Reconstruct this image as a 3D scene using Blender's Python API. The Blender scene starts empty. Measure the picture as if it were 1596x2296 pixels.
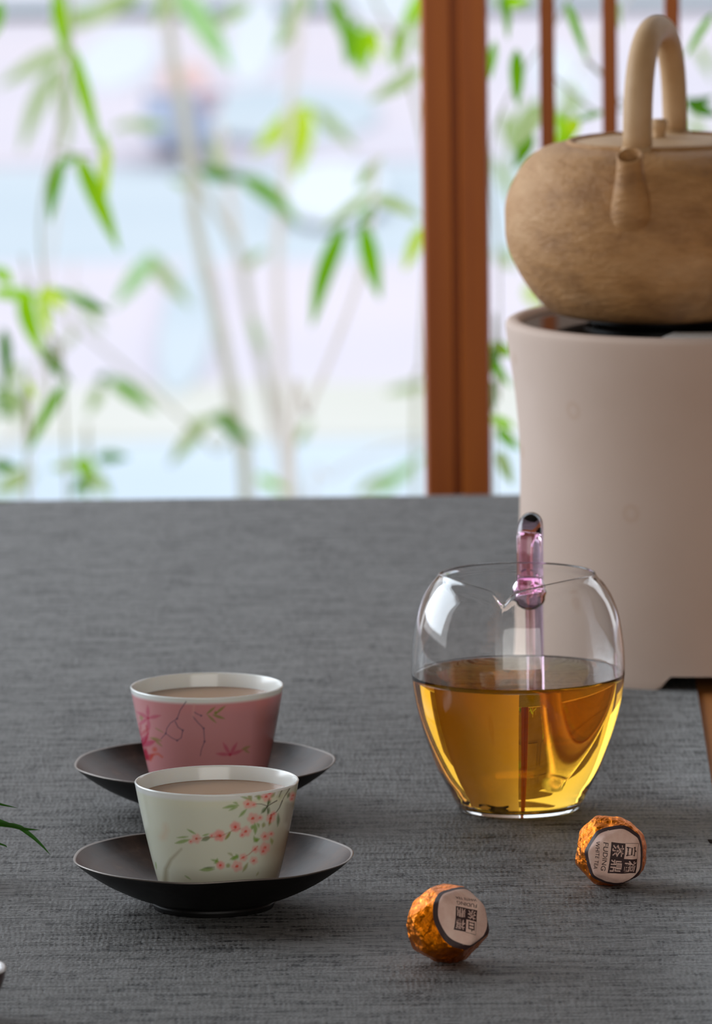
import bpy, bmesh, math, random
import numpy as np
from mathutils import Vector, Matrix

random.seed(7); rng = np.random.default_rng(7)
PI = math.pi
C = bpy.context.scene.collection

# ------------------------------------------------------------------ camera
W, H, F = 1596, 2296, 16000.0
TZ = 0.75                                   # top of the cloth
CAM = Vector((0, 0, TZ + 0.605))
TH = math.radians(8.35); RO = math.radians(0.7)
FW = Vector((0, math.cos(TH), -math.sin(TH)))
RT0 = Vector((1, 0, 0)); UP0 = Vector((0, math.sin(TH), math.cos(TH)))
RT = RT0 * math.cos(RO) - UP0 * math.sin(RO)
UP = RT0 * math.sin(RO) + UP0 * math.cos(RO)
cd = bpy.data.cameras.new('camera'); cam = bpy.data.objects.new('camera', cd); C.objects.link(cam)
M = Matrix((RT, UP, -FW)).transposed().to_4x4(); M.translation = CAM
cam.matrix_world = M
cd.sensor_fit = 'VERTICAL'; cd.sensor_height = 36; cd.sensor_width = 36
cd.lens = F / H * 36; cd.clip_start = 0.05; cd.clip_end = 500
cd.dof.use_dof = True; cd.dof.focus_distance = 3.03
cd.dof.aperture_fstop = cd.lens / 13.0
bpy.context.scene.camera = cam

# ------------------------------------------------------------------ sky and light
SC = bpy.context.scene
wd = bpy.data.worlds.new('sky'); SC.world = wd; wd.use_nodes = True
nt = wd.node_tree; bg = nt.nodes['Background']
tc = nt.nodes.new('ShaderNodeTexCoord'); sp = nt.nodes.new('ShaderNodeSeparateXYZ')
rp = nt.nodes.new('ShaderNodeValToRGB')
nt.links.new(tc.outputs['Generated'], sp.inputs[0]); nt.links.new(sp.outputs['Z'], rp.inputs[0])
rp.color_ramp.elements[0].color = (0.97, 0.975, 1.0, 1); rp.color_ramp.elements[1].color = (0.78, 0.88, 1.0, 1)
nt.links.new(rp.outputs[0], bg.inputs['Color']); bg.inputs['Strength'].default_value = 1.6
SC.view_settings.view_transform = 'Standard'; SC.view_settings.look = 'None'
SC.view_settings.exposure = 0.0; SC.view_settings.gamma = 1.0
SC.view_settings.use_curve_mapping = False
SC.cycles.use_denoising = True
SC.cycles.max_bounces = 14; SC.cycles.transmission_bounces = 14; SC.cycles.transparent_max_bounces = 8
SC.cycles.diffuse_bounces = 3; SC.cycles.glossy_bounces = 5
SC.cycles.caustics_reflective = True; SC.cycles.caustics_refractive = True
SC.cycles.blur_glossy = 0.6
SC.cycles.sample_clamp_indirect = 6

def area(name, loc, aim, sx, sy, power, col):
    l = bpy.data.lights.new(name, 'AREA'); l.shape = 'RECTANGLE'; l.size = sx; l.size_y = sy
    l.energy = power; l.color = col
    o = bpy.data.objects.new(name, l); C.objects.link(o); o.location = loc
    o.rotation_euler = (Vector(aim) - Vector(loc)).to_track_quat('-Z', 'Y').to_euler()
    return o
area('left_window_daylight', (-1.25, 3.82, 1.4), (0.1, 3.0, 0.75), 1.25, 0.95, 20, (0.80, 0.90, 1.0))
area('added_rear_fill', (0.35, -1.1, 1.45), (0.35, 3.0, 1.1), 3.3, 2.4, 60, (1.0, 0.98, 0.94))  # soft fill added behind the camera; the back wall has no window

# ------------------------------------------------------------------ pixel helpers
def ray(px, py):
    dx, dy = px - W / 2, H / 2 - py
    u = dx * math.cos(RO) + dy * math.sin(RO); w = -dx * math.sin(RO) + dy * math.cos(RO)
    return (FW * F + RT0 * u + UP0 * w)
def at(px, py, z=TZ):
    d = ray(px, py); return CAM + d * ((z - CAM.z) / d.z)
def aty(px, py, y):
    d = ray(px, py); return CAM + d * (y / d.y)
def mpp(p): return (Vector(p) - CAM).dot(FW) / F
def proj(P):
    D = np.asarray(P) - np.array(CAM)
    z = D @ np.array(FW)
    return W / 2 + F * (D @ np.array(RT)) / z, H / 2 - F * (D @ np.array(UP)) / z

# ------------------------------------------------------------------ object helpers
def link(o, parent=None):
    C.objects.link(o)
    if parent is not None: o.parent = parent
    return o
def tag(o, label=None, cat=None, group=None, kind=None):
    if label: o['label'] = label
    if cat: o['category'] = cat
    if group: o['group'] = group
    if kind: o['kind'] = kind
    return o
def empty(name, loc=(0, 0, 0), rz=0):
    o = bpy.data.objects.new(name, None); o.location = loc; o.rotation_euler = (0, 0, rz)
    o.empty_display_size = 0.02
    return link(o)
def mesh(name, V, Fc, mat=None, parent=None, smooth=True, loc=None):
    me = bpy.data.meshes.new(name); me.from_pydata([tuple(v) for v in V], [], [tuple(f) for f in Fc]); me.update()
    if smooth: me.polygons.foreach_set('use_smooth', [True] * len(me.polygons))
    if mat is not None:
        for m in (mat if isinstance(mat, (list, tuple)) else [mat]): me.materials.append(m)
    o = bpy.data.objects.new(name, me)
    if loc is not None: o.location = loc
    return link(o, parent)
def cr(pts, n=6):
    """Catmull-Rom through the points"""
    P = [np.array(p, float) for p in pts]; P = [2 * P[0] - P[1]] + P + [2 * P[-1] - P[-2]]
    out = []
    for i in range(1, len(P) - 2):
        a, b, c, d = P[i - 1:i + 3]
        for k in range(n):
            t = k / n
            out.append(0.5 * (2 * b + (c - a) * t + (2 * a - 5 * b + 4 * c - d) * t * t + (-a + 3 * b - 3 * c + d) * t ** 3))
    out.append(P[-2]); return out
def lathe(prof, n=96, fn=None):
    """prof (r,h) list; r = 0 ends are closed. fn(r,h,a)->(x,y,z)"""
    V, Fc = [], []
    prof = [(float(a), float(b)) for a, b in prof]
    rows = []
    for (r, h) in prof:
        if abs(r) < 1e-9:
            rows.append([len(V)]); V.append((0, 0, h))
        else:
            rows.append(list(range(len(V), len(V) + n)))
            for k in range(n):
                a = 2 * PI * k / n
                V.append(fn(r, h, a) if fn else (r * math.cos(a), r * math.sin(a), h))
    for A, B in zip(rows[:-1], rows[1:]):
        for k in range(n):
            k2 = (k + 1) % n
            if len(A) == 1 and len(B) == 1: continue
            if len(A) == 1: Fc.append((A[0], B[k2], B[k]))
            elif len(B) == 1: Fc.append((A[k], A[k2], B[0]))
            else: Fc.append((A[k], A[k2], B[k2], B[k]))
    return V, Fc
def tube(pts, rad, n=16, cap=True):
    P = [Vector(p) for p in pts]; R = rad if hasattr(rad, '__len__') else [rad] * len(P)
    V, Fc = [], []; prev = None
    for i, p in enumerate(P):
        t = (P[min(i + 1, len(P) - 1)] - P[max(i - 1, 0)]).normalized()
        if prev is None:
            a = Vector((1, 0, 0)) if abs(t.x) < 0.8 else Vector((0, 1, 0)); u = (a - t * a.dot(t)).normalized()
        else: u = (prev - t * prev.dot(t)).normalized()
        prev = u; v = t.cross(u)
        for k in range(n):
            a = 2 * PI * k / n; V.append(p + (u * math.cos(a) + v * math.sin(a)) * R[i])
    for i in range(len(P) - 1):
        for k in range(n):
            k2 = (k + 1) % n; Fc.append((i * n + k, i * n + k2, (i + 1) * n + k2, (i + 1) * n + k))
    if cap: Fc.append(tuple(range(n - 1, -1, -1))); Fc.append(tuple((len(P) - 1) * n + k for k in range(n)))
    return V, Fc
def box(x0, x1, y0, y1, z0, z1, bev=0.0):
    bm = bmesh.new(); bmesh.ops.create_cube(bm, size=1)
    for v in bm.verts:
        v.co = Vector(((x0 + x1) / 2 + v.co.x * (x1 - x0), (y0 + y1) / 2 + v.co.y * (y1 - y0), (z0 + z1) / 2 + v.co.z * (z1 - z0)))
    if bev: bmesh.ops.bevel(bm, geom=bm.edges[:], offset=bev, segments=2, affect='EDGES')
    bm.verts.index_update()
    V = [v.co.copy() for v in bm.verts]; Fc = [[v.index for v in f.verts] for f in bm.faces]; bm.free()
    return V, Fc
def join(*ms):
    V, Fc = [], []
    for v, f in ms:
        o = len(V); V += list(v); Fc += [[i + o for i in q] for q in f]
    return V, Fc

# ------------------------------------------------------------------ materials
def lin(r, g, b):
    f = lambda c: (c / 255 / 12.92) if c / 255 <= 0.04045 else ((c / 255 + 0.055) / 1.055) ** 2.4
    return (f(r), f(g), f(b), 1)
class Mat:
    def __init__(s, name, col=(0.5, 0.5, 0.5, 1), rough=0.5, metal=0.0, **k):
        s.m = bpy.data.materials.new(name); s.m.use_nodes = True; s.t = s.m.node_tree
        s.b = s.t.nodes['Principled BSDF']; s.b.inputs['Base Color'].default_value = col
        s.b.inputs['Roughness'].default_value = rough; s.b.inputs['Metallic'].default_value = metal
        for a, v in k.items(): s.b.inputs[a.replace('_', ' ')].default_value = v
    def n(s, typ, **k):
        nd = s.t.nodes.new('ShaderNode' + typ)
        for a, v in k.items():
            if a in nd.inputs.keys(): nd.inputs[a].default_value = v
            elif hasattr(nd, a): setattr(nd, a, v)
        return nd
    def l(s, a, b): s.t.links.new(a, b)
    def coords(s, scale=(1, 1, 1), which='Object'):
        tcn = s.n('TexCoord'); mp = s.n('Mapping'); mp.inputs['Scale'].default_value = scale
        s.l(tcn.outputs[which], mp.inputs[0]); return mp.outputs[0]
    def noise(s, vec, scale, detail=4, rough=0.5, dist=0.0):
        nd = s.n('TexNoise'); nd.inputs['Scale'].default_value = scale; nd.inputs['Detail'].default_value = detail
        nd.inputs['Roughness'].default_value = rough; nd.inputs['Distortion'].default_value = dist
        if vec is not None: s.l(vec, nd.inputs['Vector'])
        return nd.outputs['Fac']
    def ramp(s, fac, stops):
        r = s.n('ValToRGB'); e = r.color_ramp.elements
        while len(e) > 1: e.remove(e[-1])
        e[0].position = stops[0][0]; e[0].color = stops[0][1]
        for p, c in stops[1:]: q = e.new(p); q.color = c
        s.l(fac, r.inputs[0]); return r.outputs[0]
    def bump(s, hgt, strength=0.3, dist=0.001):
        b = s.n('Bump'); b.inputs['Strength'].default_value = strength; b.inputs['Distance'].default_value = dist
        s.l(hgt, b.inputs['Height']); s.l(b.outputs[0], s.b.inputs['Normal']); return b
    def math(s, op, a, b=None, c=None):
        m = s.n('Math'); m.operation = op
        for i, v in enumerate((a, b, c)):
            if v is None: continue
            if isinstance(v, (int, float)): m.inputs[i].default_value = v
            else: s.l(v, m.inputs[i])
        return m.outputs[0]

# cloth: coarse grey woven fabric, weft along x with slubs
mc = Mat('woven_cloth', rough=0.62, Specular_IOR_Level=0.35)
v0 = mc.coords()
wob = mc.n('TexNoise'); wob.inputs['Scale'].default_value = 60; wob.inputs['Detail'].default_value = 2
mc.l(v0, wob.inputs['Vector'])
mx = mc.n('VectorMath', operation='MULTIPLY_ADD'); mc.l(wob.outputs['Color'], mx.inputs[0])
mx.inputs[1].default_value = (0.0020, 0.0016, 0); mc.l(v0, mx.inputs[2])
sx = mc.n('SeparateXYZ'); mc.l(mx.outputs[0], sx.inputs[0])
px_, py_ = 0.0022, 0.0028
row = mc.math('FLOOR', mc.math('DIVIDE', sx.outputs['Y'], py_))
xo = mc.math('ADD', mc.math('DIVIDE', sx.outputs['X'], px_), mc.math('FRACT', mc.math('MULTIPLY', mc.math('SINE', mc.math('MULTIPLY', row, 12.9898)), 437.58)))
hx = mc.math('SINE', mc.math('MULTIPLY', xo, 2 * PI))
hy = mc.math('SINE', mc.math('MULTIPLY', mc.math('FRACT', mc.math('DIVIDE', sx.outputs['Y'], py_)), PI))
slub = mc.noise(mc.coords((22, 150, 1)), 1.2, 5, 0.6)
slub2 = mc.noise(mc.coords((160, 520, 1)), 1.0, 3, 0.6)
warp = mc.noise(mc.coords((620, 60, 1)), 1.0, 2, 0.5)
weave = mc.math('ADD', mc.math('MULTIPLY', hy, 0.6), mc.math('MULTIPLY', mc.math('MULTIPLY', hx, hy), 0.12))
tot = mc.math('ADD', mc.math('MULTIPLY', weave, 0.8), mc.math('ADD', mc.math('MULTIPLY', slub2, 1.25), mc.math('MULTIPLY', warp, 0.7)))
tone = mc.math('ADD', mc.math('MULTIPLY', tot, 0.50), mc.math('MULTIPLY', slub, 0.85))
mc.l(mc.ramp(tone, [(0.85, lin(20, 20, 20)), (1.2, lin(54, 53, 52)), (1.65, lin(116, 115, 113))]), mc.b.inputs['Base Color'])
mc.bump(tot, 0.75, 0.0009)
M_CLOTH = mc.m

def wood(name, c0, c1, axis=2, rough=0.45, sc=1.0):
    m = Mat(name, rough=rough)
    s = [40 * sc, 40 * sc, 40 * sc]; s[axis] = 1.6 * sc
    f = m.noise(m.coords(tuple(s)), 1.0, 6, 0.6, 0.6)
    m.l(m.ramp(f, [(0.3, c0), (0.7, c1)]), m.b.inputs['Base Color']); m.bump(f, 0.12, 0.001)
    return m.m
M_POST = wood('lattice_wood', lin(148, 68, 2), lin(186, 100, 14), 2, 0.55)
M_TABLE = wood('table_wood', lin(165, 98, 45), lin(196, 130, 70), 1, 0.45)
M_FLOOR = wood('floor_wood', lin(90, 60, 40), lin(120, 85, 60), 1, 0.5, 0.4)
def plaster(name, col, r=0.85):
    m = Mat(name, col, r); f = m.noise(m.coords(), 40, 4); m.bump(f, 0.1, 0.002); return m.m
M_WALL = plaster('wall_plaster', lin(120, 104, 92)); M_CEIL = plaster('ceiling_plaster', lin(150, 140, 130))

def attr_mat(name, rough, **k):
    m = Mat(name, rough=rough, **k)
    a = m.n('Attribute'); a.attribute_name = 'paint'; m.l(a.outputs['Color'], m.b.inputs['Base Color'])
    return m
_p = attr_mat('painted_porcelain', 0.16, Specular_IOR_Level=0.5, Coat_Weight=0.2, Coat_Roughness=0.05)
_p.b.inputs['Subsurface Weight'].default_value = 0.12
_p.b.inputs['Subsurface Radius'].default_value = (0.004, 0.003, 0.002); _p.b.inputs['Subsurface Scale'].default_value = 0.6
M_PORC = _p.m

def mk_saucer(name, inner):
    m = Mat(name, rough=0.38, metal=0.2, Specular_IOR_Level=0.3)
    f = m.noise(m.coords(), 38, 5, 0.65); g = m.noise(m.coords(), 220, 3, 0.6)
    c = [(0.38, lin(28, 16, 9)), (0.56, lin(56, 36, 25)), (0.72, lin(92, 68, 52))] if inner else [(0.3, lin(12, 11, 11)), (0.7, lin(22, 20, 19))]
    m.l(m.ramp(f, c), m.b.inputs['Base Color'])
    m.l(m.math('ADD', m.math('MULTIPLY', f, 0.3), 0.2 if inner else 0.33), m.b.inputs['Roughness'])
    m.bump(g, 0.12, 0.0004); return m.m
M_SIN, M_SOUT = mk_saucer('saucer_bronze', True), mk_saucer('saucer_black', False)
M_SRIM = Mat('worn_metal_edge', lin(120, 112, 106), 0.35, 0.7).m

M_TEA = Mat('brewed_tea', lin(172, 130, 98), 0.03, IOR=1.33).m

gl = Mat('clear_glass', (1, 1, 1, 1), 0.0, Transmission_Weight=1.0, IOR=1.47); M_GLASS = gl.m
lq = Mat('amber_tea', (1, 1, 1, 1), 0.0, Transmission_Weight=1.0, IOR=1.335)
va = lq.n('VolumeAbsorption'); va.inputs['Color'].default_value = (0.96, 0.775, 0.0, 1); va.inputs['Density'].default_value = 50
lq.l(va.outputs[0], lq.t.nodes['Material Output'].inputs['Volume']); M_LIQ = lq.m
M_PINK = Mat('pink_glass', (0.93, 0.66, 0.82, 1), 0.0, Transmission_Weight=1.0, IOR=1.5).m

# clay
mk = Mat('kettle_clay', rough=0.62)
f = mk.noise(mk.coords((1, 1, 2.2)), 22, 7, 0.62); g = mk.noise(mk.coords((1, 1, 3)), 150, 4, 0.6, 0.5)
kc = mk.ramp(f, [(0.30, lin(138, 94, 50)), (0.5, lin(180, 132, 80)), (0.72, lin(200, 156, 108))])
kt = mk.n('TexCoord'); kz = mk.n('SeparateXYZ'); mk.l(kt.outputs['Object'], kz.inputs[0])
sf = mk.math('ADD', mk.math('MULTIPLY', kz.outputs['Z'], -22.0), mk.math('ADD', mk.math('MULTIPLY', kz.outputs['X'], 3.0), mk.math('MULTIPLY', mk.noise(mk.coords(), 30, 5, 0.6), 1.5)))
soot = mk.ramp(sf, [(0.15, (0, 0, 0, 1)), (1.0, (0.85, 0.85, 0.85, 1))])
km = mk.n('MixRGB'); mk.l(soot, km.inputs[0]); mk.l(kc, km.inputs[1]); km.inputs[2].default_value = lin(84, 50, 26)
mk.l(km.outputs[0], mk.b.inputs['Base Color'])
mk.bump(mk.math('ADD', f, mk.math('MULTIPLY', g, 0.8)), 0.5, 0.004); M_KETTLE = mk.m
mk = Mat('kettle_handle_clay', rough=0.6); f = mk.noise(mk.coords(), 60, 3)
mk.l(mk.ramp(f, [(0.3, lin(186, 148, 104)), (0.7, lin(200, 164, 122))]), mk.b.inputs['Base Color']); M_KHAND = mk.m
ms = Mat('stove_clay', rough=0.8)
f = ms.noise(ms.coords(), 9, 4, 0.5); g = ms.noise(ms.coords(), 700, 2)
vo = ms.n('TexVoronoi'); vo.inputs['Scale'].default_value = 22; ms.l(ms.coords(), vo.inputs['Vector'])
base = ms.ramp(f, [(0.3, lin(196, 172, 156)), (0.7, lin(208, 186, 172))])
spot = ms.ramp(vo.outputs['Distance'], [(0.0, (0, 0, 0, 1)), (0.07, (0, 0, 0, 1)), (0.10, (0.3, 0.3, 0.3, 1)), (0.14, (0, 0, 0, 1))])
mix = ms.n('MixRGB'); ms.l(spot, mix.inputs[0]); ms.l(base, mix.inputs[1]); mix.inputs[2].default_value = lin(176, 138, 108)
ms.l(mix.outputs[0], ms.b.inputs['Base Color']); ms.bump(g, 0.08, 0.0005); M_STOVE = ms.m
M_HOB = Mat('black_glass_hob', lin(16, 16, 18), 0.06, Specular_IOR_Level=0.6).m
M_BLACK = Mat('black_iron', lin(14, 13, 13), 0.4, 0.4).m

mf = Mat('orange_foil', lin(236, 128, 16), 0.2, 1.0)
vf = mf.n('TexVoronoi'); vf.inputs['Scale'].default_value = 330; vf.feature = 'F1'; mf.l(mf.coords(), vf.inputs['Vector'])
nf = mf.noise(mf.coords(), 260, 5, 0.7, 1.2)
mf.bump(mf.math('ADD', mf.math('MULTIPLY', vf.outputs['Distance'], 0.6), nf), 0.75, 0.0012)
M_FOIL = mf.m
mp_ = Mat('label_paper', rough=0.7); f = mp_.noise(mp_.coords(), 130, 4, 0.6)
mp_.l(mp_.ramp(f, [(0.3, lin(222, 180, 164)), (0.7, lin(240, 208, 192))]), mp_.b.inputs['Base Color']); mp_.bump(f, 0.5, 0.0015); M_PAPER = mp_.m
M_RING = Mat('label_print_dark', lin(56, 34, 34), 0.6).m
M_GLYPH = Mat('label_print_pale', lin(216, 180, 166), 0.7).m

def leafmat(name, c, tr=0.5):
    m = Mat(name, c, 0.5, Specular_IOR_Level=0.3); out = m.t.nodes['Material Output']
    f = m.noise(m.coords(), 30, 2)
    c2 = (c[0] * 0.75, c[1] * 0.85, c[2] * 0.7, 1)
    col = m.ramp(f, [(0.3, c2), (0.7, c)]); m.l(col, m.b.inputs['Base Color'])
    t = m.n('BsdfTranslucent'); m.l(col, t.inputs['Color'])
    mx = m.n('MixShader'); mx.inputs[0].default_value = tr
    m.l(m.b.outputs[0], mx.inputs[1]); m.l(t.outputs[0], mx.inputs[2]); m.l(mx.outputs[0], out.inputs['Surface'])
    return m.m
L_BRI = leafmat('bamboo_leaf_bright', lin(158, 210, 0), .6); L_MID = leafmat('bamboo_leaf_green', lin(120, 178, 16), .6)
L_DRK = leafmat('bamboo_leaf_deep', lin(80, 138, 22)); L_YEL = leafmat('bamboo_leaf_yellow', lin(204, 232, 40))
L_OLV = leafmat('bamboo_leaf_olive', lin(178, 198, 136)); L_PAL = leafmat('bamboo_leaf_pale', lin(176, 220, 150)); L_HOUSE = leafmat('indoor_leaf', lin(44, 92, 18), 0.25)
M_CULM = Mat('bamboo_culm', lin(184, 182, 164), 0.5).m
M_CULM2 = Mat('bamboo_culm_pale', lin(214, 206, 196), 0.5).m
M_TWIG = Mat('bamboo_twig', lin(150, 150, 110), 0.6).m

def ground(name, c0, c1, sc=0.6):
    m = Mat(name, rough=0.9); f = m.noise(m.coords(), sc, 3)
    m.l(m.ramp(f, [(0.35, c0), (0.65, c1)]), m.b.inputs['Base Color']); return m.m
M_PAVE = ground('pink_grey_paving', lin(212, 204, 211), lin(219, 208, 213), 0.25)
M_ROAD = ground('blue_grey_road', lin(190, 200, 206), lin(198, 206, 210), 0.3)
M_CREAM = ground('cream_kerb', lin(208, 205, 192), lin(214, 211, 202), 0.5)
M_PALE = ground('pale_blue_terrace', lin(192, 204, 214), lin(202, 212, 218), 0.5)
M_FACADE = ground('beige_facade', lin(112, 94, 80), lin(126, 108, 92), 0.2)
M_WHITE = Mat('white_paint', lin(222, 226, 230), 0.6).m
M_SOIL = Mat('soil', lin(60, 46, 36), 0.9).m
M_TROUGH = Mat('planter_clay', lin(120, 120, 118), 0.8).m

# ------------------------------------------------------------------ setting: the room and the street
def struct(name, m, mat, parent=None, smooth=False):
    o = mesh(name, m[0], m[1], mat, parent, smooth)
    if parent is None: tag(o, kind='structure')
    return o
YW = 4.62
struct('floor', box(-1.4, 2.1, -1.2, YW + 0.1, -0.1, 0), M_FLOOR)
struct('ceiling', box(-1.4, 2.1, -1.2, YW + 0.1, 2.7, 2.8), M_CEIL)
struct('wall_back', box(-1.4, 2.1, -1.3, -1.2, 0, 2.7), M_WALL)
struct('wall_right', box(2.0, 2.1, -1.2, YW + 0.1, 0, 2.7), M_WALL)
struct('wall_left', join(box(-1.4, -1.3, -1.2, 3.1, 0, 2.7), box(-1.4, -1.3, 4.5, YW, 0, 2.7),
       box(-1.4, -1.3, 3.1, 4.5, 0, 0.85), box(-1.4, -1.3, 3.1, 4.5, 2.0, 2.7)), M_WALL)
struct('wall_front', join(box(-1.4, 2.1, YW, YW + 0.1, 2.35, 2.7), box(1.7, 2.0, YW, YW + 0.1, 0, 2.35), box(-1.4, 1.7, YW, YW + 0.1, 0, 0.35)), M_WALL)
GZ = -3.0
def gband(name, r0, r1, mat, z, x0=-30, x1=30):
    y0, y1 = at(798, r0, GZ).y, at(798, r1, GZ).y
    return struct(name, box(x0, x1, y1, y0, GZ - 0.2, GZ + z), mat)
struct('ground', box(-60, 60, 8, 260, GZ - 0.4, GZ - 0.1), M_PAVE)
struct('wall_opposite_unseen', join(box(-60, 60, 84, 90, GZ - 0.4, 3.0), *[box(x, x + 4.2, 83.6, 84.2, z, z + 4.0) for x in range(-60, 60, 6) for z in (3.5, 10.0)],
    box(-60, 60, 84.1, 90, 3.0, 17.5)), M_FACADE)  # unseen facade, added and kept low to darken reflections in the tea
gband('pavement_far', -900, 40, M_PAVE, 0.02)
gband('trim_1', 6, 26, M_ROAD, 0.06)
gband('pavement_middle', 26, 360, M_PAVE, 0.02)
gband('road', 360, 590, M_ROAD, -0.02)
gband('pavement_near', 590, 880, M_PAVE, 0.02)
gband('trim_2', 880, 1000, M_CREAM, 0.05)
gband('terrace', 1000, 1500, M_PALE, 0.03)
def patch(name, px, py, w, h, mat, shape=28):
    c = at(px, py, GZ); a = at(px - w / 2, py, GZ); y0 = at(px, py + h / 2, GZ).y; y1 = at(px, py - h / 2, GZ).y
    rx = c.x - a.x; ry = (y1 - y0) / 2; V = []; n = shape
    for z in (0.02, 0.07):
        for k in range(n):
            t = 2 * PI * k / n; V.append((rx * math.cos(t), ry * math.sin(t), z))
    Fc = [tuple(range(n, 2 * n))] + [(k, (k + 1) % n, n + (k + 1) % n, n + k) for k in range(n)]
    o = mesh(name, V, Fc, mat, None, False, (c.x, (y0 + y1) / 2, GZ)); tag(o, kind='structure'); return o
patch('road_marking', 745, 450, 240, 130, M_WHITE)
patch('road_marking', 265, 150, 170, 130, M_WHITE)
patch('road_marking', 570, 110, 110, 190, M_WHITE)
patch('road_marking', 870, 15, 190, 90, M_WHITE)
patch('road_marking', 1260, 200, 120, 160, M_WHITE)
patch('road_strip', 420, 760, 120, 300, M_ROAD)
patch('road_strip', 640, 275, 420, 120, M_ROAD)

# planter bed that carries the bamboo (its top lies under the line of the table edge)
struct('planter_bed', box(-1.2, 1.5, 4.9, 15.0, -2.9, -1.02), M_TROUGH)
struct('planter_soil', box(-1.15, 1.45, 4.95, 14.95, -1.02, -1.0), M_SOIL)

# parked scooter far below, seen end on
def scooter():
    b = at(415, 372, GZ); s = mpp(b); r = empty('motor_scooter', b)
    tag(r, 'blurred blue-grey motor scooter with a salmon top box far behind the bamboo canes', 'scooter')
    m1 = Mat('scooter_paint', lin(186, 194, 214), 0.5).m; m2 = Mat('scooter_box', lin(230, 202, 194), 0.5).m
    m3 = Mat('scooter_tyre', lin(160, 164, 176), 0.8).m; m4 = Mat('scooter_seat', lin(212, 182, 186), 0.6).m
    def P(x0, x1, z0, z1, y0, y1): return box(x0 * s, x1 * s, y0, y1, (z0) * s, (z1) * s, 0.02)
    for y in (0.0, 1.2):
        V, Fc = lathe([(0, -0.05), (0.2, -0.05), (0.25, -0.03), (0.25, 0.03), (0.2, 0.05), (0, 0.05)], 24)
        V = [(z, x + y, yy + 0.25) for x, yy, z in V]; mesh('wheel', V, Fc, m3, r, False)
    mesh('body', *join(P(-75, 55, 30, 120, 0.3, 1.1), P(-90, 30, 60, 150, -0.1, 0.3)), m1, r, False)
    mesh('seat', *P(-20, 80, 110, 150, 0.3, 1.0), m4, r, False)
    mesh('top_box', *P(-60, 40, 130, 190, 1.0, 1.4), m2, r, False)
    V, Fc = tube([(-90 * s, 0, 160 * s), (0, 0.02, 150 * s), (90 * s, 0, 160 * s)], 0.02, 8); mesh('handlebar', V, Fc, m3, r)
scooter()

# ------------------------------------------------------------------ lattice screen
YS = 4.5
def lattice():
    o = empty('lattice_screen', (aty(1028, 1105, YS).x, YS, 0))
    tag(o, 'brown wooden lattice screen with one broad post and thin upright slats behind the kettle', 'screen')
    X0 = o.location.x
    hw = 74.5 * YS / F * 1.0
    # profiled post: square body with shallow groove on the face
    V, Fc = [], []
    sec = [(-hw, -.015), (-hw * .93, -.02), (-hw * .15, -.02), (-hw * .1, -.0165), (hw * .1, -.0165), (hw * .15, -.02), (hw * .93, -.02), (hw, -.015), (hw, .022), (-hw, .022)]
    n = len(sec)
    for z in (0.0, 2.35):
        for x, y in sec: V.append((x, y, z))
    Fc = [(k, (k + 1) % n, n + (k + 1) % n, n + k) for k in range(n)] + [tuple(range(n - 1, -1, -1)), tuple(range(n, 2 * n))]
    mesh('post', V, Fc, M_POST, o, False)
    sm = None
    for i, px in enumerate((1227, 1367, 1507, 1648, 1788, 1928)):
        x = aty(px, 200, YS).x - X0; w = 16.5 * YS / F
        if sm is None:
            s = mesh('slat', *box(-w, w, -0.008, 0.008, 0.40, 2.32, 0.0012), M_POST, o, False); sm = s.data
        else: s = link(bpy.data.objects.new('slat', sm), o)
        s.location = (x, 0, 0)
    x1 = aty(2070, 200, YS).x - X0
    for z in (0.36, 2.30):
        mesh('rail', *box(hw, x1, -0.012, 0.012, z, z + 0.05, 0.001), M_POST, o, False)
    mesh('post', *box(x1, x1 + 2 * hw, -0.02, 0.02, 0, 2.35, 0.002), M_POST, o, False)
lattice()

# ------------------------------------------------------------------ table and cloth
YE = at(798, 1110).y
def table():
    o = empty('tea_table', (0.0, 2.85, 0)); tag(o, 'warm brown wooden table under the grey cloth', 'table')
    y0, y1 = 1.3 - 2.85, YE - 0.006 - 2.85; tt = TZ - 0.0016
    for k, (a, b) in enumerate(((-0.95, -0.35), (-0.348, 0.24), (0.242, 0.8))):
        mesh('top_plank', *box(a, b, y0, y1, tt - 0.035, tt, 0.0025), M_TABLE, o, False)
    for x in (-0.88, 0.73):
        for y in (y0 + 0.07, y1 - 0.07): mesh('leg', *box(x - .03, x + .03, y - .03, y + .03, 0, tt - .035, 0.004), M_TABLE, o, False)
    for y in (y0 + 0.07, y1 - 0.07): mesh('apron', *box(-0.85, 0.70, y - .012, y + .012, tt - .115, tt - .035, .002), M_TABLE, o, False)
    for x in (-0.88, 0.73): mesh('apron', *box(x - .012, x + .012, y0 + .1, y1 - .1, tt - .115, tt - .035, .002), M_TABLE, o, False)
table()
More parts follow.
